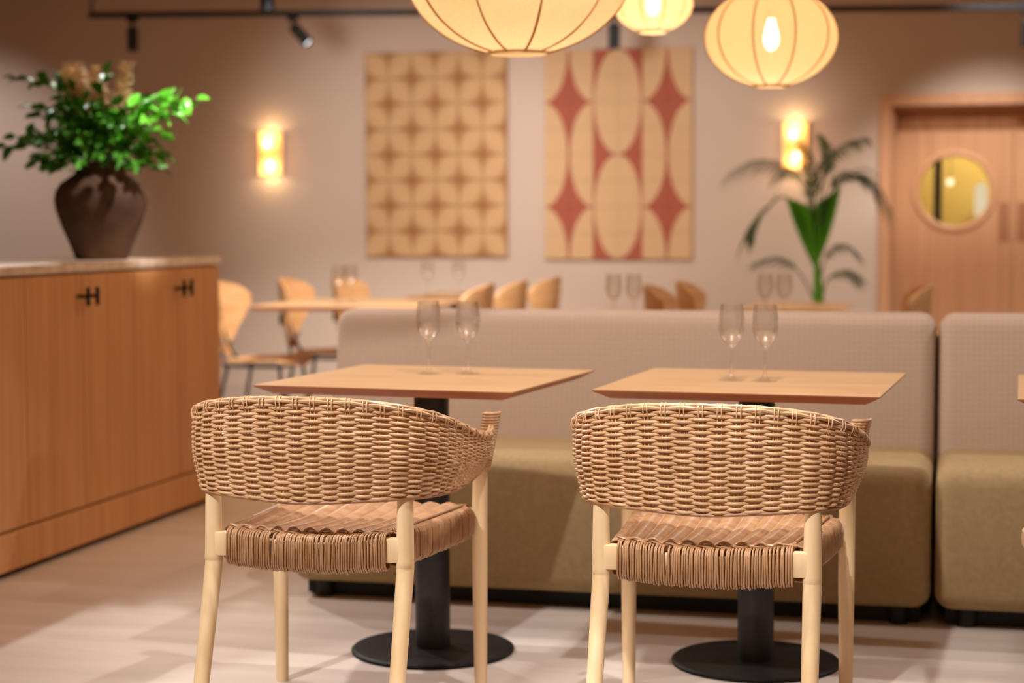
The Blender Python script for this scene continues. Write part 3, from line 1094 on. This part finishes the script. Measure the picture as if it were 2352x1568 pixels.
# ------------------------------------------------------------------ wicker armchair
def wicker_chair(loc, rz, label):
    t = thing('wicker_armchair', label, 'chair', loc, rz, 'wicker armchairs')
    # ---- shell guide curves, left front post -> rear -> right front post
    half_top = [(-0.287, 0.252, 0.676), (-0.296, 0.215, 0.648), (-0.309, 0.10, 0.654), (-0.315, -0.02, 0.676), (-0.309, -0.11, 0.700), (-0.282, -0.205, 0.730), (-0.222, -0.270, 0.752), (-0.12, -0.305, 0.766)]
    half_bot = [(-0.262, 0.252, 0.556), (-0.270, 0.215, 0.554), (-0.280, 0.10, 0.549), (-0.285, -0.02, 0.548), (-0.280, -0.12, 0.550), (-0.264, -0.212, 0.555), (-0.215, -0.270, 0.556), (-0.11, -0.292, 0.550)]
    full = lambda h, c: np.array(h+[c]+[(-x, y, z) for x, y, z in h[::-1]])
    top = cr(full(half_top, (0, -0.314, 0.769)), 600)
    bot = cr(full(half_bot, (0, -0.300, 0.545)), 600)
    mid = (top+bot)/2
    seg = np.r_[0, np.cumsum(np.linalg.norm(np.diff(mid, axis=0), axis=1))]
    Ltot = seg[-1]
    pitch = Ltot/42.0
    ns = 42*5+1
    arc = np.linspace(0, Ltot, ns)
    itp = lambda A, a: np.stack([np.interp(a, seg, A[:, k]) for k in range(3)], 1)
    T_, B_ = itp(top, arc), itp(bot, arc)
    tan = np.gradient((T_+B_)/2, axis=0)
    nrm = np.stack([tan[:, 1], -tan[:, 0], 0*arc], 1)
    nrm /= np.linalg.norm(nrm, axis=1)[:, None]
    rows = 33
    mb = MB()
    hgt = np.linalg.norm(T_-B_, axis=1)
    for r in range(rows):
        s = (r+0.5)/rows
        base = B_*(1-s)+T_*s+nrm*(0.010*math.sin(PI*s))
        amp = 0.0048*np.cos(PI*arc/pitch+PI*r)+rng.normal(0, 0.0005)
        P = base+nrm*amp[:, None]
        ph = rng.uniform(0, 6.28)
        P[:, 2] += 0.0007*np.sin(arc*23+ph)+0.0004*np.sin(arc*61+ph*2)
        rad = np.clip(0.57*hgt/rows, 0.0022, 0.0042)
        mb.tube(P, rad, 6)
    stuff(mb.obj('woven_backrest', M['wicker'], t, sharp=80))
    # ---- stake pairs showing at the top rows and folded over the rim
    mb = MB()
    for j in range(1, 42):
        for dq in (-0.0042, 0.0042):
            a = np.array([j*pitch+dq])
            tp, bt = itp(top, a)[0], itp(bot, a)[0]
            k = min(int(a[0]/Ltot*(ns-1)), ns-1)
            nn = nrm[k]
            pts = []
            for s, off in ((0.0, 0.0), (0.25, 0.007), (0.5, 0.010), (0.75, 0.007), (0.89, 0.004), (0.92, 0.0085), (0.97, 0.0105), (1.015, 0.0088), (1.040, 0.002), (1.030, -0.006), (0.97, -0.010)):
                p = bt*(1-s)+tp*s+nn*off
                pts.append(p)
            mb.tube(cr(pts, 22), 0.0017, 5)
    stuff(mb.obj('stakes', M['wicker'], t))
    # ---- twisted rim on top and thin edging below
    mb = MB()
    a2 = np.linspace(0, Ltot, 420)
    tp = itp(top, a2)
    tg = np.gradient(tp, axis=0)
    tg /= np.linalg.norm(tg, axis=1)[:, None]
    n2 = np.stack([tg[:, 1], -tg[:, 0], 0*a2], 1)
    n2 /= np.linalg.norm(n2, axis=1)[:, None]
    b2 = np.cross(n2, tg)
    for k, (oo, zz_) in enumerate(((0.0052, -0.0005), (0.0030, 0.0048), (-0.0030, 0.0048), (-0.0052, -0.0005))):
        wv_ = np.cos(PI*a2/pitch+PI*k)
        P = tp+n2*(oo+0.0012*wv_)[:, None]+b2*(zz_+0.0010*wv_)[:, None]
        mb.tube(P, 0.0040, 6)
    stuff(mb.obj('rolled_rim', M['wicker'], t))
    mb = MB()
    bt = itp(bot, a2)
    bt[:, 2] -= 0.001
    mb.tube(bt, 0.005, 6)
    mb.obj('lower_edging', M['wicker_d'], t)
    # ---- wrapped arm ends around the front posts
    for sx in (-1, 1):
        zz = np.linspace(0.552, 0.692, 20*12)
        th_ = np.linspace(0, 20*2*PI, 20*12)
        lean = (zz-0.552)/0.14*0.028
        P = np.stack([sx*(0.263+lean)+0.0205*np.cos(th_), 0.252+0.0205*np.sin(th_), zz], 1)
        mb = MB().tube(P, 0.0036, 6)
        mb.tube([(sx*0.262, 0.252, 0.55), (sx*0.290, 0.252, 0.689)], 0.0185, 14)
        mb.obj('wrapped_arm_end', M['wicker'], t, sharp=60)
    # ---- legs
    for sx in (-1, 1):
        x = sx*0.224
        pts = [(x*1.01, -0.365, 0.0), (x*1.0, -0.258, 0.36), (x, -0.249, 0.41), (x, -0.247, 0.47), (x, -0.246, 0.53), (x, -0.245, 0.585)]
        rr = [0.0165, 0.0195, 0.0200, 0.0190, 0.0180, 0.0170]
        MB().tube(cr(pts, 30), np.interp(np.linspace(0, 5, 30), range(6), rr), 16).obj('leg', M['ash'], t)
        x = sx*0.259
        pts = [(x, 0.254, 0.0), (x, 0.252, 0.30), (x, 0.252, 0.46), (x*1.01, 0.252, 0.56)]
        rr = [0.0155, 0.019, 0.0195, 0.0180]
        MB().tube(cr(pts, 20), np.interp(np.linspace(0, 3, 20), range(4), rr), 16).obj('leg', M['ash'], t)
    # ---- rails (bare wood shows at the ends)
    v, f = [], []
    for i, x in enumerate(np.linspace(-0.222, 0.222, 13)):
        sg = -0.018*max(0.0, 1-(x/0.185)**2)
        yo = -0.264 if abs(x) > 0.184 else -0.256
        v += [(x, yo, 0.413+sg), (x, -0.236, 0.413+sg), (x, -0.236, 0.466+sg), (x, yo, 0.466+sg)]
        if i:
            f += [((i-1)*4+q, (i-1)*4+(q+1) % 4, i*4+(q+1) % 4, i*4+q) for q in range(4)]
    f += [(0, 1, 2, 3), (51, 50, 49, 48)]
    MB().add(v, f).obj('rear_rail', M['ash'], t, bevel=0.003, seg=2)
    MB().box(-0.258, 0.258, 0.236, 0.268, 0.404, 0.456).obj('front_rail', M['ash'], t, bevel=0.004, seg=2)
    for sx in (-1, 1):
        mb = MB()
        v = []
        for (xx, y) in ((sx*0.186, -0.23), (sx*0.226, 0.236)):
            v += [(xx-0.012, y, 0.412-0.01*(y > 0)), (xx+0.012, y, 0.412-0.01*(y > 0)), (xx+0.012, y, 0.455-0.01*(y > 0)), (xx-0.012, y, 0.455-0.01*(y > 0))]
        mb.add(v, [(0, 1, 2, 3), (7, 6, 5, 4), (0, 4, 5, 1), (1, 5, 6, 2), (2, 6, 7, 3), (3, 7, 4, 0)])
        mb.obj('side_rail', M['ash'], t, smooth=False)

    # ---- wrapping strands round the rails
    def wrap(name, pA, pB, hw, zt, zb, sag, n, inward, zslope=0.0):
        mb = MB()
        A, Bq = np.array((*pA, 0.0)), np.array((*pB, 0.0))
        dr = (Bq-A)/np.linalg.norm(Bq-A)
        side = np.array([inward[0], inward[1], 0.0])
        for i in range(n):
            u = (i+0.5)/n
            c = A+(Bq-A)*u
            sg = -sag*4*u*(1-u)+(zslope*(u-0.5))
            grp = 0.0012*math.sin(u*n*2*PI/7.0)+rng.normal(0, 0.0005)
            if i % 7 == 5:
                grp -= 0.0018
            h = hw+grp
            zt_, zb_ = zt+sg+rng.normal(0, 0.0004), zb+sg+rng.normal(0, 0.0012)
            q = [(-h, zb_+0.010), (-h, (zt_+zb_)/2), (-h, zt_-0.012), (-h*0.7, zt_-0.002), (0, zt_+0.001), (h*0.7, zt_-0.003), (h*0.9, zt_-0.015), (h*0.9, zb_+0.012), (h*0.5, zb_+0.001), (-h*0.55, zb_)]
            tw = rng.normal(0, 0.0009)
            pts = [np.array([c[0], c[1], 0])+side*a+np.array([0, 0, z])+dr*(tw*(z-zb)*25) for a, z in q]
            mb.tube(pts, 0.0027, 5, closed=True)
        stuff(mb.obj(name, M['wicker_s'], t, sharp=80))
    wrap('rear_wrapping', (-0.186, -0.247), (0.186, -0.247), 0.0225, 0.475, 0.396, 0.012, 68, (0, 1))
    wrap('front_wrapping', (-0.226, 0.252), (0.226, 0.252), 0.0225, 0.463, 0.388, 0.008, 84, (0, -1))
    for sx in (-1, 1):
        wrap('side_wrapping', (sx*0.190, -0.226), (sx*0.230, 0.232), 0.0175, 0.466, 0.392, 0.002, 82, (-sx, 0), -0.012)
    # ---- seat: fine strands across, bulging over front-to-back canes
    mb = MB()
    nr = 84
    for r in range(nr):
        u = (r+0.5)/nr
        y = -0.236+0.478*u
        hw = 0.180+0.040*u
        xs = np.linspace(-hw, hw, 81)
        cp = xs/hw*4.7
        z = 0.474-0.010*u-0.012*np.cos(PI*xs/hw/2)*math.sin(PI*u)
        z = z+0.0100*np.abs(np.cos(PI*cp))**0.8-0.0060+0.0011*np.cos(2*PI*cp+PI*r)
        yy = y+0*xs+rng.normal(0, 0.0002)
        mb.tube(np.stack([xs, yy, z], 1), 0.0031, 5)
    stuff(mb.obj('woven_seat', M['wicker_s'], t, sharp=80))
    # twisted strands along the rear lip of the seat
    mb = MB()
    xs = np.linspace(-0.19, 0.19, 160)
    for k in range(2):
        th_ = 2*PI*xs/0.07+k*PI
        P = np.stack([xs, -0.231+0.003*np.cos(th_), 0.4775+0.0022*np.sin(th_)-0.012*np.cos(PI*xs/0.38)], 1)
        mb.tube(P, 0.0032, 6)
    mb.obj('seat_lip', M['wicker_s'], t)
    return t


c1 = wicker_chair((-1.397, 4.011, 0), 0.0, 'wicker armchair with pale wooden legs in front of the left table')
dup(c1, (-0.518, 4.039, 0), -0.01, 'wicker armchair with pale wooden legs in front of the right table')

# stool at the right edge
t = thing('stool', 'pale round stool of which a sliver shows at the right edge', 'stool', (0.308, 4.35, 0))
MB().lathe([(0.0005, 0.392), (0.155, 0.392), (0.168, 0.402), (0.170, 0.418), (0.168, 0.435), (0.155, 0.443), (0.0005, 0.443)], 40).obj('seat', M['ash'], t)
for k in range(3):
    a = 2*PI*k/3+0.4
    MB().tube([(0.10*math.cos(a), 0.10*math.sin(a), 0.393), (0.135*math.cos(a), 0.135*math.sin(a), 0)], [0.016, 0.012], 12).obj('leg', M['ash'], t)

# ------------------------------------------------------------------ rear tables
def rect_table(name, x0, x1, y0, y1, label):
    t = thing(name, label, 'table', ((x0+x1)/2, (y0+y1)/2, 0), 0, 'oak tables at the back')
    link('table_top', table_top(x1-x0, y1-y0), t)
    MB().box(-0.2, 0.2, -0.2, 0.2, 0.706, 0.7165).obj('mounting_plate', M['black'], t, bevel=0.002, seg=1)
    MB().lathe([(0.0005, 0.012), (0.047, 0.012), (0.047, 0.706), (0.0005, 0.706)], 24).obj('column', M['column'], t)
    MB().lathe([(0.0005, 0), (0.24, 0), (0.244, 0.006), (0.235, 0.0125), (0.0005, 0.0125)], 40).obj('base_plate', M['disc'], t)
    return t


rect_table('oak_table', -3.47, -2.56, 8.50, 9.45, 'brightly lit oak table behind the bench at left')
rect_table('oak_table', -3.02, -2.60, 9.72, 10.42, 'oak table farthest back, below the tan panel')
rect_table('oak_table', -1.75, -0.45, 7.15, 7.85, 'oak table right behind the bench carrying four glasses')
rect_table('oak_table', -1.02, -0.53, 8.50, 9.36, 'oak table in front of the potted palm')


# ------------------------------------------------------------------ plywood shell chairs
def shell_chair():
    t = thing('plywood_chair', '', 'chair', group='plywood chairs at the rear tables')
    # faces +y; pear-shaped back, rounded seat
    nu, nv = 12, 16
    th_ = 0.011

    def sheet(fn):
        v, f = [], []
        for s in (0, 1):
            for j in range(nv+1):
                for i in range(nu+1):
                    v.append(fn(-1+2*i/nu, j/nv, s))
        n1 = (nu+1)*(nv+1)
        for j in range(nv):
            for i in range(nu):
                a = j*(nu+1)+i
                f.append((a, a+1, a+nu+2, a+nu+1))
                f.append((n1+a, n1+a+nu+1, n1+a+nu+2, n1+a+1))
        rim = [i for i in range(nu+1)]+[j*(nu+1)+nu for j in range(1, nv+1)]+[nv*(nu+1)+i for i in range(nu-1, -1, -1)]+[j*(nu+1) for j in range(nv-1, 0, -1)]
        for k in range(len(rim)):
            a, b_ = rim[k], rim[(k+1) % len(rim)]
            f.append((a, b_, n1+b_, n1+a))
        return MB().add(v, f)

    def back(u, w_, s):
        # half width by height: narrow foot, wide shoulder, round crown
        hw = np.interp(w_, [0, 0.12, 0.3, 0.5, 0.68, 0.82, 0.92, 0.97, 1.0], [0.055, 0.068, 0.112, 0.163, 0.196, 0.198, 0.165, 0.115, 0.05])
        z = 0.47+w_*0.385
        y = -0.215-0.060*w_-0.012*math.sin(PI*w_)
        y += 0.115*(u*hw/0.2)**2
        return (u*hw, y+(th_ if s else 0), z)

    def seat(u, w_, s):
        hw = np.interp(w_, [0, 0.04, 0.12, 0.5, 0.85, 0.95, 1.0], [0.07, 0.12, 0.165, 0.20, 0.205, 0.185, 0.13])
        y = -0.20+w_*0.42
        z = 0.455-0.012*math.cos(u*PI/2)+0.016*w_-0.022*max(0, w_-0.8)/0.2
        return (u*hw, y, z-(th_ if s else 0))
    sheet(back).obj('backrest', M['ply'], t, sharp=50)
    sheet(seat).obj('seat', M['ply'], t, sharp=50)
    for sx in (-1, 1):
        MB().tube(cr([(sx*0.035, -0.235, 0.60), (sx*0.05, -0.205, 0.50), (sx*0.12, -0.17, 0.43), (sx*0.17, -0.12, 0.425)], 16), 0.008, 8).obj('back_support', M['black'], t)
        MB().tube([(sx*0.165, 0.15, 0.43), (sx*0.20, 0.20, 0)], 0.0095, 8).obj('leg', M['black'], t)
        MB().tube([(sx*0.165, -0.13, 0.43), (sx*0.20, -0.22, 0)], 0.0095, 8).obj('leg', M['black'], t)
        MB().tube([(sx*0.165, -0.14, 0.427), (sx*0.165, 0.16, 0.427)], 0.009, 8).obj('side_bar', M['black'], t)
        mb = MB().tube([(sx*0.05, -0.2, 0.545), (sx*0.05, -0.185, 0.545)], 0.012, 10)
        mb.obj('bolt', M['chrome'], t)
        mb = MB().lathe([(0.0005, 0), (0.02, 0), (0.022, 0.02), (0.022, 0.05), (0.0005, 0.055)], 12)
        mb.v = [(sx*0.035+x, -0.262+z*0.4, 0.63+y*1.6) for x, y, z in mb.v]
        mb.obj('rubber_mount', M['black'], t)
    MB().tube([(-0.165, 0.155, 0.427), (0.165, 0.155, 0.427)], 0.009, 8).obj('cross_bar', M['black'], t)
    return t


pc = shell_chair()
RZ = -PI/2                      # facing +x
spots = [(-3.50, 8.80, RZ, 'pale plywood chair next to the sideboard, at the left of the lit table'),
         (-3.355, 9.38, RZ, 'plywood chair behind the pale one, at the far left of the lit table'),
         (-3.20, 9.80, RZ-0.1, 'plywood chair back behind the bright wine glass'),
         (-2.50, 8.62, -RZ+0.05, 'first of three plywood chair backs right of the lit table'),
         (-2.44, 9.08, -RZ, 'middle of three plywood chair backs above the bench'),
         (-2.41, 9.74, -RZ-0.05, 'third of three plywood chair backs, below the gap between the panels'),
         (-1.20, 8.56, RZ, 'dark plywood chair back nearer to the glasses, left of the palm table'),
         (-1.13, 9.10, RZ, 'dark plywood chair back farther right, left of the palm table'),
         (-0.41, 8.72, -RZ+0.1, 'plywood chair with a bright curved edge in front of the door')]
for i, (x, y, rz, lab) in enumerate(spots):
    o = pc if i == 0 else dup(pc, (x, y, 0), rz, lab)
    o.location = (x, y, 0)
    o.rotation_euler = (0, 0, rz)
    o['label'] = lab

# ------------------------------------------------------------------ palm
t = thing('potted_palm', 'tall potted palm with arching fronds in front of the door wall', 'plant', (-0.814, 10.7, 0))
MB().lathe([(0.0005, 0), (0.15, 0), (0.16, 0.01), (0.19, 0.40), (0.195, 0.42), (0.178, 0.42), (0.17, 0.38), (0.0005, 0.38)], 36).obj('pot', M['pot'], t)
MB().lathe([(0.0005, 0.385), (0.169, 0.381)], 24).obj('soil', M['soil'], t)
zb = 0.693
for k, (dx, r) in enumerate(((0, 0.018), (0.02, 0.014), (-0.02, 0.014))):
    MB().tube(cr([(dx*1.5, 0.01*k, 0.38), (dx, 0, zb), (dx*0.3-0.012, 0, zb+0.24), (-0.012, 0, zb+0.44)], 14), np.linspace(r, r*0.5, 14), 8).obj('cane', M['palm_b'], t)


def frond(pts, yd, nl, ll, spread=1.0):
    P = [(x, yd*(i/(len(pts)-1))**1.3, zb+z) for i, (x, z) in enumerate(pts)]
    c = cr(P, 40)
    mb = MB().tube(c, np.linspace(0.006, 0.0015, 40), 5)
    for q in range(nl):
        u = 0.30+0.70*(q+0.5)/nl
        i = min(int(u*39), 38)
        p = c[i]
        d_ = c[i+1]-c[i]
        d_ = d_/np.linalg.norm(d_)
        for sd in (-1, 1):
            sidev = np.cross(d_, [0, 0, 1.0])
            sidev = sidev/(np.linalg.norm(sidev)+1e-9)*sd
            L_ = ll*(0.60+0.40*math.sin(PI*min(u*1.05, 1)))*rng.uniform(0.85, 1.1)
            drop = 0.15+0.55*u*spread if sd > 0 else -0.25+0.6*u*spread
            e = p+(d_*0.62+sidev*0.45+np.array([0, 0, -drop]))*L_
            m_ = (p+e)/2+np.array([0, 0, 0.09*L_])
            e = e+np.array([0, 0, -0.14*L_])
            w1 = 0.0056
            up_ = np.cross(sidev, d_)
            wv = np.cross(e-p, up_)
            wv = wv/(np.linalg.norm(wv)+1e-9)
            v = [p-wv*0.003, p+wv*0.003, m_+wv*w1, e, m_-wv*w1]
            mb.add([tuple(a) for a in v], [(0, 1, 2, 4), (4, 2, 3)])
    return mb.obj('frond', M['palm'], t, smooth=False)


FR = [([(-0.041, 0.429), (-0.08, 0.631), (-0.206, 0.771), (-0.37, 0.805), (-0.522, 0.731)], -0.12, 28, 0.21),
      ([(-0.016, 0.429), (0.008, 0.655), (0.056, 0.805), (0.142, 0.904), (0.253, 0.943)], 0.10, 24, 0.18),
      ([(0.009, 0.429), (0.095, 0.642), (0.205, 0.729), (0.304, 0.69), (0.411, 0.515)], -0.10, 28, 0.22),
      ([(-0.047, 0.328), (-0.167, 0.586), (-0.28, 0.551), (-0.356, 0.468), (-0.401, 0.354)], -0.2, 26, 0.19),
      ([(-0.02, 0.0), (-0.101, 0.151), (-0.19, 0.227), (-0.278, 0.247), (-0.375, 0.212)], -0.15, 20, 0.15),
      ([(0.013, 0.0), (0.049, 0.114), (0.111, 0.16), (0.185, 0.173), (0.26, 0.128)], -0.15, 18, 0.13),
      ([(0.0, 0.0), (0.023, 0.202), (0.085, 0.298), (0.159, 0.316), (0.234, 0.253)], 0.12, 18, 0.14),
      ([(-0.028, 0.379), (-0.05, 0.631), (-0.068, 0.757), (-0.081, 0.857), (-0.112, 0.93)], 0.15, 20, 0.15),
      ([(-0.003, 0.379), (0.032, 0.68), (0.044, 0.83), (0.033, 0.906), (0.013, 0.955)], 0.08, 20, 0.15)]
FR += [([(-0.025, 0.40), (-0.05, 0.58), (-0.09, 0.70), (-0.17, 0.76), (-0.27, 0.735)], 0.06, 24, 0.17),
       ([(-0.005, 0.40), (0.05, 0.60), (0.10, 0.70), (0.175, 0.735), (0.26, 0.68)], 0.10, 24, 0.17),
       ([(-0.015, 0.40), (-0.03, 0.55), (-0.03, 0.68), (-0.005, 0.78), (0.05, 0.85)], -0.05, 22, 0.15)]
for a in FR:
    frond(*a)


def blade(poly_pts, yb, name):
    """broad pleated young leaf from a foot point, outline in x-z, gently curved in depth"""
    foot, L0, L1, tipL, tipR = poly_pts
    n, k = 14, 10
    v, f = [], []
    for j in range(n+1):
        w_ = j/n
        a = np.array(foot)*(1-w_)+np.array(tipL)*w_+np.array(L0)*(math.sin(PI*w_)*0.35)
        b_ = np.array(foot)*(1-w_)+np.array(tipR)*w_+np.array(L1)*(math.sin(PI*w_)*0.35)
        for i in range(k+1):
            u = i/k
            p = a*(1-u)+b_*u
            v.append((p[0], yb*w_+0.010*(1 if i % 2 else -1)*w_+0.05*math.sin(PI*u)*w_, zb+p[1]))
    for j in range(n):
        for i in range(k):
            q = j*(k+1)+i
            f.append((q, q+1, q+k+2, q+k+1))
    return MB().add(v, f).obj(name, M['palm_b'], t, smooth=False)


blade([(-0.020, 0.177), (-0.05, 0.02), (0.02, -0.02), (-0.187, 0.60), (-0.045, 0.545)], -0.06, 'broad_leaf')
blade([(-0.012, 0.19), (-0.02, 0.02), (0.02, -0.02), (-0.085, 0.53), (0.045, 0.52)], 0.03, 'broad_leaf')
blade([(-0.008, 0.20), (-0.02, 0.02), (0.04, -0.02), (-0.02, 0.56), (0.128, 0.66)], -0.02, 'broad_leaf')
